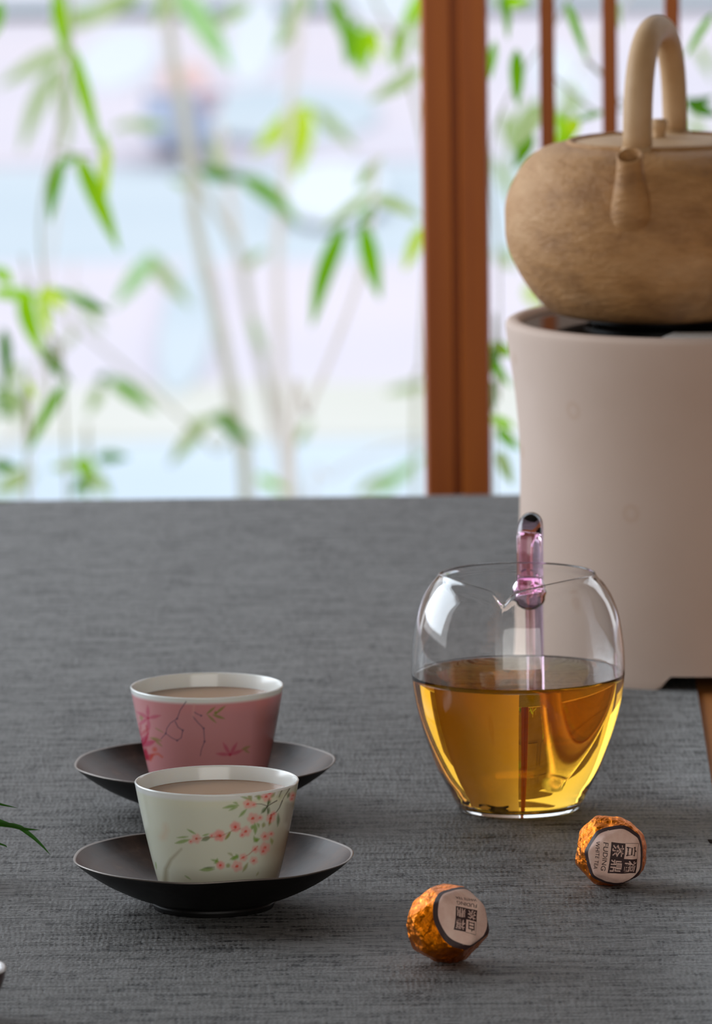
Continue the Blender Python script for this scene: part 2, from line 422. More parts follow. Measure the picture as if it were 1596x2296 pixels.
def cloth():
    xa, xb = at(1563, 1550), at(1596, 1760)
    sl = (xb.x - xa.x) / (xb.y - xa.y); xr = lambda y: xa.x + (y - xa.y) * sl
    ys = [1.32, 1.8, 2.3, 2.8, 3.3, 3.8, YE - 0.03]
    prof = [(y, TZ) for y in ys]
    R = 0.006
    for k in range(1, 9):
        a = k / 8 * PI / 2; prof.append((YE - 0.006 + R * math.sin(a) - 0.0, TZ - R + R * math.cos(a)))
    prof += [(YE + 0.0005, TZ - 0.06), (YE + 0.0005, TZ - 0.22)]
    n = 24; V, Fc = [], []
    for lay in (0.0, -0.0013):
        for j, (y, z) in enumerate(prof):
            for i in range(n + 1):
                x = -0.9 + (xr(min(y, YE)) + 0.9) * i / n
                yy, zz = (y, z + lay) if j < len(ys) else (y + lay * (0.7 if z < TZ - 0.001 else 0), z + lay * 0.6)
                V.append((x, yy, zz))
    m = n + 1; r = len(prof); o2 = m * r
    for j in range(r - 1):
        for i in range(n):
            a = j * m + i
            Fc.append((a, a + 1, a + m + 1, a + m)); Fc.append((o2 + a, o2 + a + m, o2 + a + m + 1, o2 + a + 1))
    for j in range(r - 1):
        for i in (0, n):
            a, b = j * m + i, (j + 1) * m + i
            Fc.append((a, b, o2 + b, o2 + a))
    for i in range(n):
        for j in (0, r - 1):
            a, b = j * m + i, j * m + i + 1; Fc.append((a, b, o2 + b, o2 + a))
    o = mesh('table_runner', V, Fc, M_CLOTH, None, True)
    tag(o, 'charcoal grey coarse woven cloth spread over the table top', 'cloth')
cloth()

# ------------------------------------------------------------------ lathe things
def smoothprof(pts, n=5): return [(max(0.0, p[0]), p[1]) for p in cr(pts, n)]

def saucer(name, px, py, label, s=None):
    b = at(px, py); s = s or mpp(b); o = empty(name, b); tag(o, label, 'saucer', 'dark metal saucers under the teacups')
    def wav(r, h, a):
        k = (r / (314 * s)) ** 3
        dz = 1.3 * s * math.sin(5 * a + px) * k + 0.8 * s * math.sin(9 * a + 1) * k
        rr = r * (1 + 0.004 * math.sin(7 * a + 2) * k); return (rr * math.cos(a), rr * math.sin(a), h + dz)
    out = smoothprof([(134, 0), (138, 10), (141, 19), (185, 34), (240, 61), (285, 91), (312, 114)])
    prof = [(0, 5), (110, 5), (126, 0)] + out
    mesh('bowl_underside', *lathe([(r * s, h * s) for r, h in prof], 128, wav), M_SOUT, o)
    rim = [(312, 114), (314, 116.5), (311, 118), (307.5, 115.5)]
    mesh('rim', *lathe([(r * s, h * s) for r, h in rim], 128, wav), M_SRIM, o)
    inn = [(307.5, 115.5)] + smoothprof([(280, 94), (236, 68), (184, 42), (140, 30.5), (100, 29)])[0:] + [(0, 29)]
    mesh('bowl_inside', *lathe([(r * s, h * s) for r, h in inn], 128, wav), M_SIN, o)
    return o, b, s
FS, fb, fs = saucer('saucer', 479, 2032, 'dark bronze saucer nearest the camera, under the cream cup')
RS, rb, rs_ = saucer('saucer', 460, 1814, 'dark bronze saucer behind, under the pink cup', fs)

# painting on a cup: strokes are brushed into a colour attribute of the glaze
class Paint:
    def __init__(s, X, Y, col): s.X, s.Y, s.c = X, Y, col
    def stroke(s, pts, w0, w1, col, op=0.8, soft=1.6, wm=None):
        """polyline brush; w0, w1 half widths at the ends (wm in the middle)"""
        pts = np.array(pts, float); L = np.r_[0, np.cumsum(np.hypot(*np.diff(pts, axis=0).T))]; T = L[-1] + 1e-9
        pad = max(w0, w1, wm or 0) + soft * 2 + 2
        k = np.where((s.X > pts[:, 0].min() - pad) & (s.X < pts[:, 0].max() + pad) & (s.Y > pts[:, 1].min() - pad) & (s.Y < pts[:, 1].max() + pad))[0]
        if len(k) == 0: return
        x, y = s.X[k], s.Y[k]; best = np.full(len(k), 1e9)
        for i in range(len(pts) - 1):
            a, b = pts[i], pts[i + 1]; d = b - a; q = d @ d + 1e-9
            t = np.clip(((x - a[0]) * d[0] + (y - a[1]) * d[1]) / q, 0, 1)
            dist = np.hypot(x - a[0] - t * d[0], y - a[1] - t * d[1]); g = (L[i] + t * (L[i + 1] - L[i])) / T
            w = w0 + (w1 - w0) * g
            if wm is not None: w = w + (wm - (w0 + w1) / 2) * np.sin(PI * g)
            best = np.minimum(best, dist - w)
        al = op * np.clip(0.5 - best / (2 * soft), 0, 1)
        s.c[k] = s.c[k] * (1 - al[:, None]) + np.array(col[:3]) * al[:, None]
    def dot(s, x, y, r, col, op=0.7, soft=2.0): s.stroke([(x, y), (x + 0.01, y)], r, r, col, op, soft)

def cup(name, px, py, zoff, s, kind, label):
    b = at(px, py); b = Vector((b.x, b.y, TZ + zoff)); o = empty(name, b); tag(o, label, 'cup', 'porcelain teacups on saucers')
    hs = 1.0 if kind == 'cream' else 1.055; o.scale = (1, 1, hs)
    K = 1.0
    out = smoothprof([(118, 4), (128, 11), (136, 34), (149, 85), (163.5, 150), (174.5, 205), (183, 252)], 26)
    n = 640; m = len(out)
    R = np.array([q[0] for q in out]) * s; Hh = np.array([q[1] for q in out]) * s
    A = np.linspace(0, 2 * PI, n, endpoint=False) - PI / 2
    X = np.outer(R, np.cos(A)); Y = np.outer(R, np.sin(A)); Z = np.repeat(Hh[:, None], n, 1)
    P = np.stack([X, Y, Z], -1).reshape(-1, 3)
    me = bpy.data.meshes.new('body')
    i = np.arange((m - 1) * n); r_, c_ = i // n, i % n; c2 = (c_ + 1) % n
    faces = np.stack([r_ * n + c_, r_ * n + c2, (r_ + 1) * n + c2, (r_ + 1) * n + c_], -1)
    base = len(P)
    rest = [(184, 255), (182.5, 257.5), (180, 257.5), (178.5, 254), (176, 240)] + [(r, h) for r, h in smoothprof([(168, 200), (152, 120), (138, 50), (120, 24), (80, 18)], 6)] + [(0, 17)]
    V2, F2 = lathe([(183 * s, 252 * s)] + [(a * s, h * s) for a, h in rest], n, lambda r, h, a: (r * math.cos(a - PI / 2), r * math.sin(a - PI / 2), h))
    V3, F3 = lathe([(0, 6 * s), (108 * s, 6 * s), (118 * s, 4 * s)], n, lambda r, h, a: (r * math.cos(a - PI / 2), r * math.sin(a - PI / 2), h))
    V = [tuple(p) for p in P] + V2 + V3
    Fc = faces.tolist() + [[q + base for q in f] for f in F2] + [[q + base + len(V2) for q in f] for f in F3]
    me.from_pydata(V, [], Fc); me.update(); me.polygons.foreach_set('use_smooth', [True] * len(me.polygons))
    me.materials.append(M_PORC)
    Wd = P * np.array([1, 1, hs]) + np.array(b); px_, py_ = proj(Wd)
    front = np.array([math.cos(a + PI / 2) for a in A]) > 0.02
    front = np.tile(front, m)
    X_ = np.where(front, px_, -9999); Y_ = py_
    hn = np.clip(P[:, 2] / (252 * s), 0, 1)
    white = np.array(lin(236, 238, 234)[:3])
    if kind == 'cream':
        body = np.array(lin(228, 230, 210)[:3]); warm = np.array(lin(214, 196, 160)[:3])
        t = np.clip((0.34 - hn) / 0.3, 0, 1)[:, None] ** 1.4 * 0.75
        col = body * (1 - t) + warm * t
        kr = np.clip((px_ - 575) / 70, 0, 1) * np.clip((0.85 - hn) / 0.4, 0, 1) * (X_ > 0)  # brown wash of the glaze, with shade of the right side painted in
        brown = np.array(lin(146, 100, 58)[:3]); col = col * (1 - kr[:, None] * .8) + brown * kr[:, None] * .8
    else:
        body = np.array(lin(214, 148, 150)[:3]); col = np.repeat(body[None], len(P), 0)
        kr = np.clip((px_ - 560) / 60, 0, 1) * (X_ > 0) * np.clip((0.95 - hn) / 0.2, 0, 1)  # shade on the side away from the window, painted into the pink
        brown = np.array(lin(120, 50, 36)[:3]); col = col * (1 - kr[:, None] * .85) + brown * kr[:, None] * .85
    t = np.clip((hn - (0.955 if kind == 'pink' else 0.95)) / 0.03, 0, 1)[:, None]
    col = col * (1 - t) + white * t
    pt = Paint(X_, Y_, col)
    if kind == 'cream':
        Z = lambda a, c: (480 + a / 7.173, 1680 + c / 7.173)
        Q = lambda a, c: (140 + a / 2.347, 1480 + c / 2.347)
        red, pink, dk = lin(232, 62, 44), lin(246, 156, 150), lin(66, 50, 34)
        grn, dgr, olv, brn = lin(124, 164, 56), lin(84, 112, 48), lin(150, 156, 80), lin(130, 92, 60)
        # washes on the right
        for a in [(1330, 420, 1290, 900), (1240, 460, 1180, 700), (1130, 520, 1050, 760), (1200, 900, 1160, 1150), (1290, 900, 1200, 1500)]:
            pt.stroke([Z(a[0], a[1]), Z(a[2], a[3])], 8, 5, olv if a[1] < 800 else brn, 0.4, 5)
        for a in [(1000, 560), (1060, 540), (860, 640), (1180, 560)]: pt.dot(*Z(*a), 7, olv, 0.35, 6)
        # twigs
        for q in [[(1215, 470), (1130, 590), (1070, 700), (1045, 765)], [(1250, 480), (1210, 640), (1130, 760), (1095, 830)], [(1095, 830), (1050, 940), (1000, 1010), (900, 1060)],
                  [(1060, 530), (1020, 620), (960, 680)], [(1010, 825), (930, 870), (860, 915), (760, 880), (660, 880)], [(860, 915), (790, 1010)], [(860, 900), (890, 790)], [(850, 920), (870, 1030)]]:
            pt.stroke([Z(*p) for p in q], 1.2, 0.6, dk, 0.85, 0.9)
        for q in [[(420, 1275), (330, 1310)], [(700, 1560), (560, 1690), (430, 1760)], [(250, 1340), (180, 1440)]]:
            pt.stroke([Z(*p) for p in q], 1.3, 0.7, lin(190, 110, 80), 0.7, 1.2)
        # leaves
        for (a, c, d, e, w, col_) in [(395, 905, 140, 945, 3.6, grn), (370, 930, 240, 985, 2.4, grn), (380, 890, 310, 855, 2, grn), (600, 820, 540, 740, 4.5, olv), (600, 830, 430, 760, 2.5, grn),
                (780, 770, 650, 760, 3.4, olv), (740, 800, 690, 790, 4, grn), (520, 965, 400, 1090, 3.4, grn), (880, 930, 860, 1060, 3, dgr), (840, 930, 760, 1030, 4, dgr), (880, 790, 870, 900, 4, dgr),
                (650, 1180, 660, 1370, 4.5, grn), (620, 1220, 600, 1290, 4, grn), (690, 1190, 720, 1260, 2.6, grn), (1030, 1040, 1020, 1240, 3.4, dgr), (900, 1150, 880, 1230, 3, olv), (800, 1180, 780, 1260, 4, olv),
                (650, 1440, 690, 1490, 4.6, grn), (730, 1440, 640, 1490, 3, grn), (640, 1400, 640, 1470, 2.2, grn), (910, 1430, 930, 1530, 3.6, olv), (255, 1340, 175, 1450, 3, olv),
                (380, 1730, 290, 1780, 4, grn), (350, 1690, 380, 1760, 3, grn), (300, 1720, 220, 1670, 2.2, olv), (80, 1820, 0, 1830, 3.6, grn), (50, 1760, 30, 1810, 2.6, grn), (540, 1830, 460, 1970, 3.6, olv),
                (240, 1850, 200, 1900, 5, olv), (710, 1980, 680, 2030, 1.4, olv), (1210, 700, 1180, 780, 3, dgr), (980, 700, 900, 780, 4, olv)]:
            pt.stroke([Z(a, c), Z((a + d) / 2 + 8, (c + e) / 2 - 8), Z(d, e)], 0.6, 0.3, col_, 0.75, 2.2, w)
        # flowers
        def flower(a, c, r, strong=1.0):
            x, y = Z(a, c)
            for k in range(5):
                t = k * 2 * PI / 5 + a; pt.dot(x + 0.62 * r * math.cos(t), y + 0.62 * r * math.sin(t), r * 0.40, pink, 0.6 * strong, 3.0)
            pt.dot(x, y, r * 0.26, red, 0.85 * strong, 1.8); pt.dot(x - 3, y + 1.5, r * 0.12, red, 0.7 * strong, 1)
        for a in [(545, 880, 11), (640, 890, 6), (840, 760, 12), (900, 700, 7), (625, 1110, 13), (740, 1100, 6), (340, 1240, 12), (510, 1320, 12), (450, 1380, 6), (70, 1385, 13), (820, 1400, 10), (920, 1360, 6),
                  (820, 1580, 12), (790, 1640, 9), (665, 1610, 8), (470, 1740, 9), (640, 1790, 9), (370, 1880, 13), (110, 1865, 9), (910, 1110, 10), (960, 1040, 6), (1270, 740, 8), (1250, 800, 6)]: flower(*a)
        pt.stroke([Z(920, 1060), Z(890, 1190)], 2.4, 1.4, lin(200, 70, 40), 0.8, 1.6)
        # left sprig of the lower branches
        for (a, c, d, e, w, col_) in [(670, 945, 590, 965, 4, grn), (660, 930, 600, 935, 2, grn), (700, 915, 655, 890, 2.4, grn), (780, 930, 730, 950, 5, dgr), (770, 915, 735, 925, 2, grn), (800, 1100, 720, 1105, 4.2, grn), (820, 1060, 780, 1050, 2.4, grn), (800, 1090, 740, 1095, 2, dgr), (885, 905, 860, 945, 2.4, olv), (920, 1030, 880, 1050, 3, grn), (490, 1065, 495, 1100, 1.4, grn), (645, 1135, 675, 1155, 1.6, grn)]:
            pt.stroke([Q(a, c), Q(d, e)], 0.8, 0.3, col_, 0.7, 1.4, w)
        def fl2(a, c, r):
            x, y = Q(a, c)
            for k in range(5): pt.dot(x + .6 * r * math.cos(k * 1.257), y + .6 * r * math.sin(k * 1.257), r * .40, pink, .6, 3.0)
            pt.dot(x, y, r * .25, red, .85, 1.4)
        for a in [(705, 940, 11), (830, 925, 13), (675, 955, 5), (785, 925, 5), (830, 1080, 9), (910, 880, 11)]: fl2(*a)
        pt.stroke([Q(700, 940), Q(760, 935), Q(830, 928), Q(910, 890)], 0.9, 0.7, lin(170, 120, 90), 0.6, 1.2)
        pt.stroke([Q(540, 1165), Q(545, 1100), Q(570, 1050), Q(625, 995)], 6, 1.2, lin(150, 134, 96), 0.6, 4)
        pt.stroke([Q(530, 930), Q(545, 900), Q(540, 870)], 7, 3, lin(228, 190, 160), 0.4, 8)
    else:
        Z = lambda a, c: (280 + a / 4.2, 1540 + c / 4.2)
        br, mg, rd, grn, org = lin(92, 76, 104), lin(196, 60, 104), lin(188, 34, 60), lin(128, 140, 50), lin(214, 90, 60)
        for q in [[(575, 140), (520, 220), (492, 300), (430, 340), (395, 390), (385, 440), (340, 490)], [(475, 330), (500, 380), (545, 410), (530, 480), (492, 505), (440, 480), (400, 450)],
                  [(655, 240), (690, 260), (720, 270)], [(640, 280), (690, 340), (742, 392), (750, 515), (720, 590), (710, 650)]]:
            pt.stroke([Z(*p) for p in q], 1.2, 0.8, br, 0.75, 1.2)
        for p in [(490, 300), (385, 440), (545, 410), (718, 272), (742, 392), (750, 515), (492, 505)]: pt.dot(*Z(*p), 2, br, 0.85, 1.5)
        pt.stroke([Z(650, 170), Z(640, 290)], 3, 2, lin(226, 170, 166), 0.5, 2)
        for (a, c, d, e, w) in [(770, 255, 850, 190, 2.6), (850, 255, 945, 180, 2.8), (830, 265, 940, 300, 3), (780, 265, 860, 340, 2.2), (840, 250, 870, 240, 4)]:
            pt.stroke([Z(a, c), Z(d, e)], 0.8, 0.4, grn, 0.75, 1.4, w)
        for (a, c, d, e, w) in [(240, 480, 345, 510, 3.4), (270, 490, 350, 560, 2.4), (150, 260, 160, 320, 4), (1100, 590, 1180, 560, 3), (1120, 590, 1170, 620, 2.4), (290, 390, 360, 430, 1.2)]:
            pt.stroke([Z(a, c), Z(d, e)], 0.8, 0.4, grn, 0.6, 2, w)
        def petals(a, c, L, col_, angs, w=3.6, op=.62):
            for t in angs:
                t = math.radians(t); pt.stroke([Z(a, c), Z(a + L * math.cos(t), c - L * math.sin(t))], 1, 0.6, col_, op, 2.4, w)
            pt.dot(*Z(a, c), 2.6, rd, .8, 2.4)
        petals(218, 295, 120, mg, (92, 12, 150, 275, 215), 4)
        petals(150, 560, 150, mg, (95, 60, 20, 300), 6, .7); petals(130, 470, 120, rd, (80, 280, 40), 4, .6)
        petals(990, 640, 130, mg, (120, 60, 20, 175), 4); petals(180, 690, 110, rd, (30, 80, 130), 6, .7)
        pt.stroke([Z(205, 370), Z(215, 440), Z(190, 520), Z(150, 560)], 2.4, 1.5, rd, .7, 2)
        pt.stroke([Z(240, 690), Z(260, 640), Z(310, 630), Z(350, 660)], 2.4, 2, org, .7, 2.4); pt.dot(*Z(280, 590), 5, org, .7, 3)
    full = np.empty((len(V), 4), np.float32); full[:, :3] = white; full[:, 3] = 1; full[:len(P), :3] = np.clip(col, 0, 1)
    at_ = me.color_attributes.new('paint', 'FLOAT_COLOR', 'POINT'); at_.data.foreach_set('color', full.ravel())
    link(bpy.data.objects.new('body', me), o)
    ft = [(100, 0), (103, -1), (112, -1), (115, 1), (117, 5), (104, 6)]
    me2 = mesh('foot_ring', *lathe([(r * s, (h + 1) * s) for r, h in ft], 64), M_PORC, o)
    ca = me2.data.color_attributes.new('paint', 'FLOAT_COLOR', 'POINT')
    ca.data.foreach_set('color', np.tile(np.array(list(white) + [1], np.float32), len(me2.data.vertices)))
    lv = 225
    rin = 173.6
    tprof = [(0, 60), (139, 60), (152, 120), (168, 200), (rin, lv), (rin - 0.8, lv + 1.0), (rin - 2.5, lv), (rin - 4, lv), (rin - 8, lv), (120, lv), (60, lv), (0, lv)]
    t = mesh('brewed_tea', *lathe([(max(0, r - 1.2) * s if r else 0, h * s) for r, h in tprof], 96), M_TEA, None, True, b)
    tag(t, 'light brown tea filling the ' + ('cream floral cup' if kind == 'cream' else 'pink floral cup'), 'tea', 'tea in the cups')
    t.scale = (1, 1, hs)
    return o, b
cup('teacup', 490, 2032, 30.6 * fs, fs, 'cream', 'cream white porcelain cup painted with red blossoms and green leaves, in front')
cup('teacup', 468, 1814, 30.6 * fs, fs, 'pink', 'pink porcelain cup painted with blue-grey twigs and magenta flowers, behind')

# ------------------------------------------------------------------ glass pitcher
JB = at(1164, 1811); js = mpp(JB)
SPA = -PI / 2 - math.radians(11)             # spout azimuth
HA = PI / 2 - math.radians(8.5)              # handle azimuth
def jdef(r, h, a):
    """rim dips to a small pouring lip"""
    hp = h / js; w = max(0.0, min(1.0, (hp - 395) / 130)) ** 1.6
    d = (a - SPA + PI) % (2 * PI) - PI
    sn, cs = abs(math.sin(d)), math.cos(d)
    dip = 0.0
    if cs > 0: dip = 44 * (1 - sn) - 26 * math.sqrt(max(0, 1 - sn * sn))
    dd = abs(math.degrees(d))
    dip += 18 * math.exp(-(dd / 5.0) ** 2)
    pull = 9 * math.exp(-(dd / 7.0) ** 2) + 3 * math.exp(-(dd / 25.0) ** 2)
    rr = r + pull * w * js
    return (rr * math.cos(a), rr * math.sin(a), h - dip * w * js)
JO = [(138, 8), (146, 22), (155, 40), (181, 89), (202, 143), (218.5, 196), (231, 250), (238, 304), (238.5, 340), (235.5, 378), (228, 428), (214, 472), (196, 503), (181, 520), (176, 528)]
def pitcher():
    o = empty('glass_pitcher', JB); tag(o, 'round clear glass pitcher with a pouring lip, half full of amber tea', 'pitcher')
    outp = smoothprof(JO, 6)
    th = 5.0
    inn = [(r - th, h + (3 if h < 60 else 0)) for r, h in outp]
    inn = [q for q in inn if q[1] > 16]
    prof = [(0, 4), (120, 3), (128, 0), (134, 0), (137, 3)] + outp + [(174.5, 530.5), (172.5, 530)] + inn[::-1] + [(128, 14.5), (0, 14)]
    mesh('vessel', *lathe([(r * js, h * js) for r, h in prof], 256, jdef), M_GLASS, o)
    # pink handle: arches up behind the rim, comes down as a straight rod
    ca, sa = math.cos(HA), math.sin(HA)
    K = [(212, 462), (214, 500), (213, 545), (220, 585), (242, 606), (270, 600), (288, 570), (292, 520), (293, 440), (293, 340), (293, 240), (290, 170), (280, 120), (262, 92), (238, 90)]
    sm = cr(K, 8)
    n = len(sm); rad = [(28 if i < n * .25 else max(21, 28 - (i - n * .25) * .3)) * js for i in range(n)]
    for i in range(6): rad[-1 - i] = min(rad[-1 - i], (9 + 2.4 * i) * js)
    pts = [(r * ca * js + (r - 212) * 0.03 * js, r * sa * js, h * js) for r, h in sm]
    hd = mesh('handle', *tube(pts, rad, 28), M_PINK, o); hd['label'] = 'pink glass handle curling up behind the rim'
    # bead where the handle meets the wall
    c = Vector((222 * ca, 222 * sa, 452)) * js; V, Fc = [], []
    V, Fc = lathe([(0, -1)] + [(math.sin(t) , -math.cos(t)) for t in np.linspace(0.12, PI - 0.12, 20)] + [(0, 1)], 40)
    V = [Vector((v[0] * 40 * js, v[2] * 14 * js, v[1] * 42 * js)) + c for v in V]
    mesh('handle_bead', V, Fc, M_PINK, o)
pitcher()
def liquid():
    outp = [q for q in smoothprof(JO, 6) if 18 < q[1] < 304]
    prof = [(0, 13.4), (126, 13.8)] + [(r - 4.2, h + (3 if h < 60 else 0)) for r, h in outp] + [(233.6, 308), (231.8, 307), (229.5, 306.2), (222, 306), (0, 306)]
    o = mesh('pitcher_tea', *lathe([(r * js, h * js) for r, h in prof], 192), M_LIQ, None, True, JB)
    tag(o, 'amber tea standing half way up inside the glass pitcher', 'tea')
    # soaked leaf on the bottom
    V, Fc = [], []
    n = 14
    for i in range(n + 1):
        t = i / n; w = 9 * math.sin(PI * (0.08 + 0.88 * t)) + 2 * math.sin(9 * t)
        for s, zz in ((-1, 0), (0, 4), (1, 0.5)): V.append(((-32 + 64 * t) * js, (s * w + 7 * math.sin(3 * t)) * js, (zz + 5 * math.sin(7 * t) * (1 if s else .5) + 6) * js))
    for lay in (0,):
        for i in range(n):
            for k in (0, 1): a = i * 3 + k; Fc.append((a, a + 3, a + 4, a + 1))
    m = len(V); V += [(x, y, z - 3 * js) for x, y, z in V]; Fc += [tuple(q + m for q in f[::-1]) for f in Fc]
    l = mesh('tea_leaf', V, Fc, Mat('wet_tea_leaf', lin(46, 26, 10), 0.5).m, None, True, (JB.x - 55 * js, JB.y - 92 * js, JB.z + 22 * js))
    tag(l, 'dark soaked tea leaf lying on the bottom of the glass pitcher', 'tea leaf')
liquid()

# ------------------------------------------------------------------ stove and kettle
SB = at(1572, 1477); ss = mpp(SB)
def stove():
    o = empty('clay_stove', SB); tag(o, 'tall pale pinkish clay stove with flared rim under the brown kettle', 'stove')
    cx = 1572
    P = [(419, 0), (420, 20), (416, 90), (410, 200), (405, 310), (403, 400), (403, 480), (406, 540), (414, 620), (424, 690), (431, 745), (432, 762)]
    out = smoothprof(P, 4)
    n = 240
    gaps = [-PI / 2 + math.radians(d) for d in (7, 127, -113)]
    def fn(r, h, a):
        hp = h / ss
        if hp < 60:
            for g in gaps:
                d = abs((a - g + PI) % (2 * PI) - PI)
                wdt = math.radians(23)
                lift = 30 * min(1, max(0, (wdt - d) / math.radians(4.2)))
                lift = 30 * (3 * (lift / 30) ** 2 - 2 * (lift / 30) ** 3)
                h = max(h, lift * ss + hp * 0.01 * ss)
        return (r * math.cos(a), r * math.sin(a), h)
    inn = [(428, 769), (420, 773), (408, 774), (399, 770), (395, 758), (392, 735)]
    low = [(390, 700), (386, 60), (386, 20), (386, 0)]
    prof = out + inn + low
    V, Fc = lathe([(r * ss, h * ss) for r, h in prof] + [(419 * ss, 0)], n, fn)
    mesh('body', V, Fc, M_STOVE, o)
    hp = mesh('hob_plate', *lathe([(0, 761 * ss), (396 * ss, 761 * ss), (394 * ss, 745 * ss), (0, 745 * ss)], 96), M_HOB, o, False)
    V, Fc = [], []  # white sector added to paint the bright reflection on the hob glass
    for z in (761.2, 763):
        for a in np.linspace(math.radians(-108), math.radians(40), 40):
            for rr in (215, 388): V.append((rr * math.cos(a) * ss, rr * math.sin(a) * ss, z * ss))
    for k in range(39):
        Fc.append((80 + 2 * k, 81 + 2 * k, 83 + 2 * k, 82 + 2 * k)); Fc.append((2 * k + 1, 2 * k + 3, 83 + 2 * k, 81 + 2 * k)); Fc.append((2 * k, 80 + 2 * k, 82 + 2 * k, 2 * k + 2))
    Fc += [(0, 1, 81, 80), (78, 158, 159, 79)]
    pl = mesh('hob_reflection', V, Fc, Mat('hob_reflection_white', lin(244, 245, 242), 0.4, 0.0).m, o, False); pl['label'] = 'pale sector added for the bright reflection on the right of the black hob'
    return o
stove()
kh = TZ + 775 * ss                                       # kettle base level
KB = Vector((aty(1480, 700, SB.y + 0.004).x, SB.y + 0.004, kh)); ks = (KB - CAM).dot(FW) / F
def kettle():
    tr = empty('trivet', (KB.x, KB.y, TZ + 763.1 * ss)); tag(tr, 'low black iron ring holding the kettle above the stove plate', 'trivet')
    hh = KB.z - tr.location.z
    mesh('ring', *lathe([(150 * ks, hh - .0016), (170 * ks, hh - .0016), (172 * ks, hh + .0004), (148 * ks, hh + .0004), (150 * ks, hh - .0016)], 64), M_BLACK, tr, False)
    for k in (95, 205, 335):
        a = math.radians(k); V, Fc = tube([(160 * ks * math.cos(a), 160 * ks * math.sin(a), z) for z in (0, hh - .0012)], 0.0022, 10)
        mesh('foot', V, Fc, M_BLACK, tr)
    o = empty('clay_kettle', KB + Vector((0, 0, 0.0005))); tag(o, 'wide rough brown clay kettle with arched overhead handle on the pale stove', 'kettle')
    s = ks; az = math.radians(15.2); azs = math.radians(13.3)
    top = 388
    body = smoothprof([(190, 0), (216, 3), (246, 12), (268, 30), (298, 68), (325, 113), (342, 166), (346, 216), (340, 268), (320, 318), (294, 352), (262, 374), (228, 384), (208, 386)], 6)
    prof = [(0, 0)] + body + [(207, 392), (202, 394), (197, 392), (196, 380), (0, 378)]
    def fn(r, h, a):
        k = 1 + 0.004 * math.sin(3 * a + h * 90) + 0.003 * math.sin(11 * a + h * 300)
        return (r * k * math.cos(a), r * k * math.sin(a), h)
    mesh('body', *lathe([(r * s, h * s) for r, h in prof], 160, fn), M_KETTLE, o)
    # lid with knob
    ld = mesh('lid', *lathe([(r * s, h * s) for r, h in [(0, 380), (188, 380), (190, 384), (186, 388), (120, 393), (40, 397), (0, 398)]], 96), M_KHAND, o)
    mesh('knob', *lathe([(r * s, h * s) for r, h in [(0, 396), (16, 396), (14, 404), (16, 412), (19, 420), (19, 434), (16, 438), (0, 439)]], 40), M_KHAND, ld)
    # direction of spout and handle
    dx, dy = -math.sin(az), -math.cos(az)
    arch = []
    for i in range(41):
        t = PI * i / 40; c_, s_ = math.cos(t), math.sin(t)
        rr = 190 * math.copysign(abs(c_) ** 0.9, c_); hh_ = 378 + 262 * abs(s_) ** 0.72
        arch.append((rr * dx * s - 6 * s, rr * dy * s, hh_ * s))
    hm = mesh('handle', *tube(arch, [(33 - 5 * i / 40) * s for i in range(41)], 24), M_KHAND, o)
    for sg in (1, -1):
        c = Vector((sg * 190 * dx * s - 6 * s, sg * 190 * dy * s, 0))
        V, Fc = lathe([(r * s, h * s) for r, h in [(40, 372), (40, 384), (34, 394), (30, 396)]], 32)
        mesh('handle_foot', [Vector(v) + c for v in V], Fc, M_KHAND, o)
    # spout: tapering tube with an open mouth tilted to the front
    D = Vector((-math.sin(azs), -math.cos(azs), 0)); S = Vector((math.cos(azs), -math.sin(azs), 0))
    cl = [(285, 225, 64), (308, 250, 54), (328, 290, 43), (340, 330, 34), (345, 366, 29), (346, 388, 28.5)]
    rows = []
    for q in cr(cl, 5): rows.append((q[0], q[1], q[2]))
    rows += [(346, 391, 26.4), (346, 390, 24.5), (345, 380, 23), (341, 340, 22)]
    V, Fc = [], []; nn = 36; m = len(rows)
    for i, (rr, hh_, w) in enumerate(rows):
        k = min(1, max(0, (hh_ - 300) / 60)); tilt = 0.5 * k
        for a in range(nn):
            a_ = 2 * PI * a / nn; f_, g_ = w * math.cos(a_), w * math.sin(a_)
            V.append((D * (rr + f_) + S * g_ + Vector((0, 0, hh_ - f_ * tilt))) * s)
    for i in range(m - 1):
        for a in range(nn):
            a2 = (a + 1) % nn; Fc.append((i * nn + a, (i + 1) * nn + a, (i + 1) * nn + a2, i * nn + a2))
    Fc.append(tuple((m - 1) * nn + a for a in range(nn)))
    mesh('spout', V, Fc, M_KETTLE, o)
kettle()

# ------------------------------------------------------------------ foil wrapped tea balls
def text_mesh(body, size, offset=0.0):
    cu = bpy.data.curves.new('t', 'FONT'); cu.body = body; cu.size = size; cu.align_x = 'CENTER'; cu.align_y = 'CENTER'; cu.offset = offset
    ob = bpy.data.objects.new('t', cu); C.objects.link(ob)
    bpy.context.view_layer.update()
    me = bpy.data.meshes.new_from_object(ob.evaluated_get(bpy.context.evaluated_depsgraph_get()))
    V = [v.co.copy() for v in me.vertices]; Fc = [list(p.vertices) for p in me.polygons]
    bpy.data.objects.remove(ob); bpy.data.curves.remove(cu); bpy.data.meshes.remove(me)
    return V, Fc
GL = {ch: text_mesh(ch, 1.0, 0.012) for ch in '白福茶鼎'}
LN = {t: text_mesh(t, 1.0) for t in ('FUDING', 'WHITE TEA')}
def fit(m, cx, cy, w, h):
    V, Fc = m; xs = [v.x for v in V]; ys = [v.y for v in V]
    sx, sy = w / (max(xs) - min(xs)), h / (max(ys) - min(ys)); mx, my = (max(xs) + min(xs)) / 2, (max(ys) + min(ys)) / 2
    return [(cx + (v.x - mx) * sx, cy + (v.y - my) * sy) for v in V], Fc
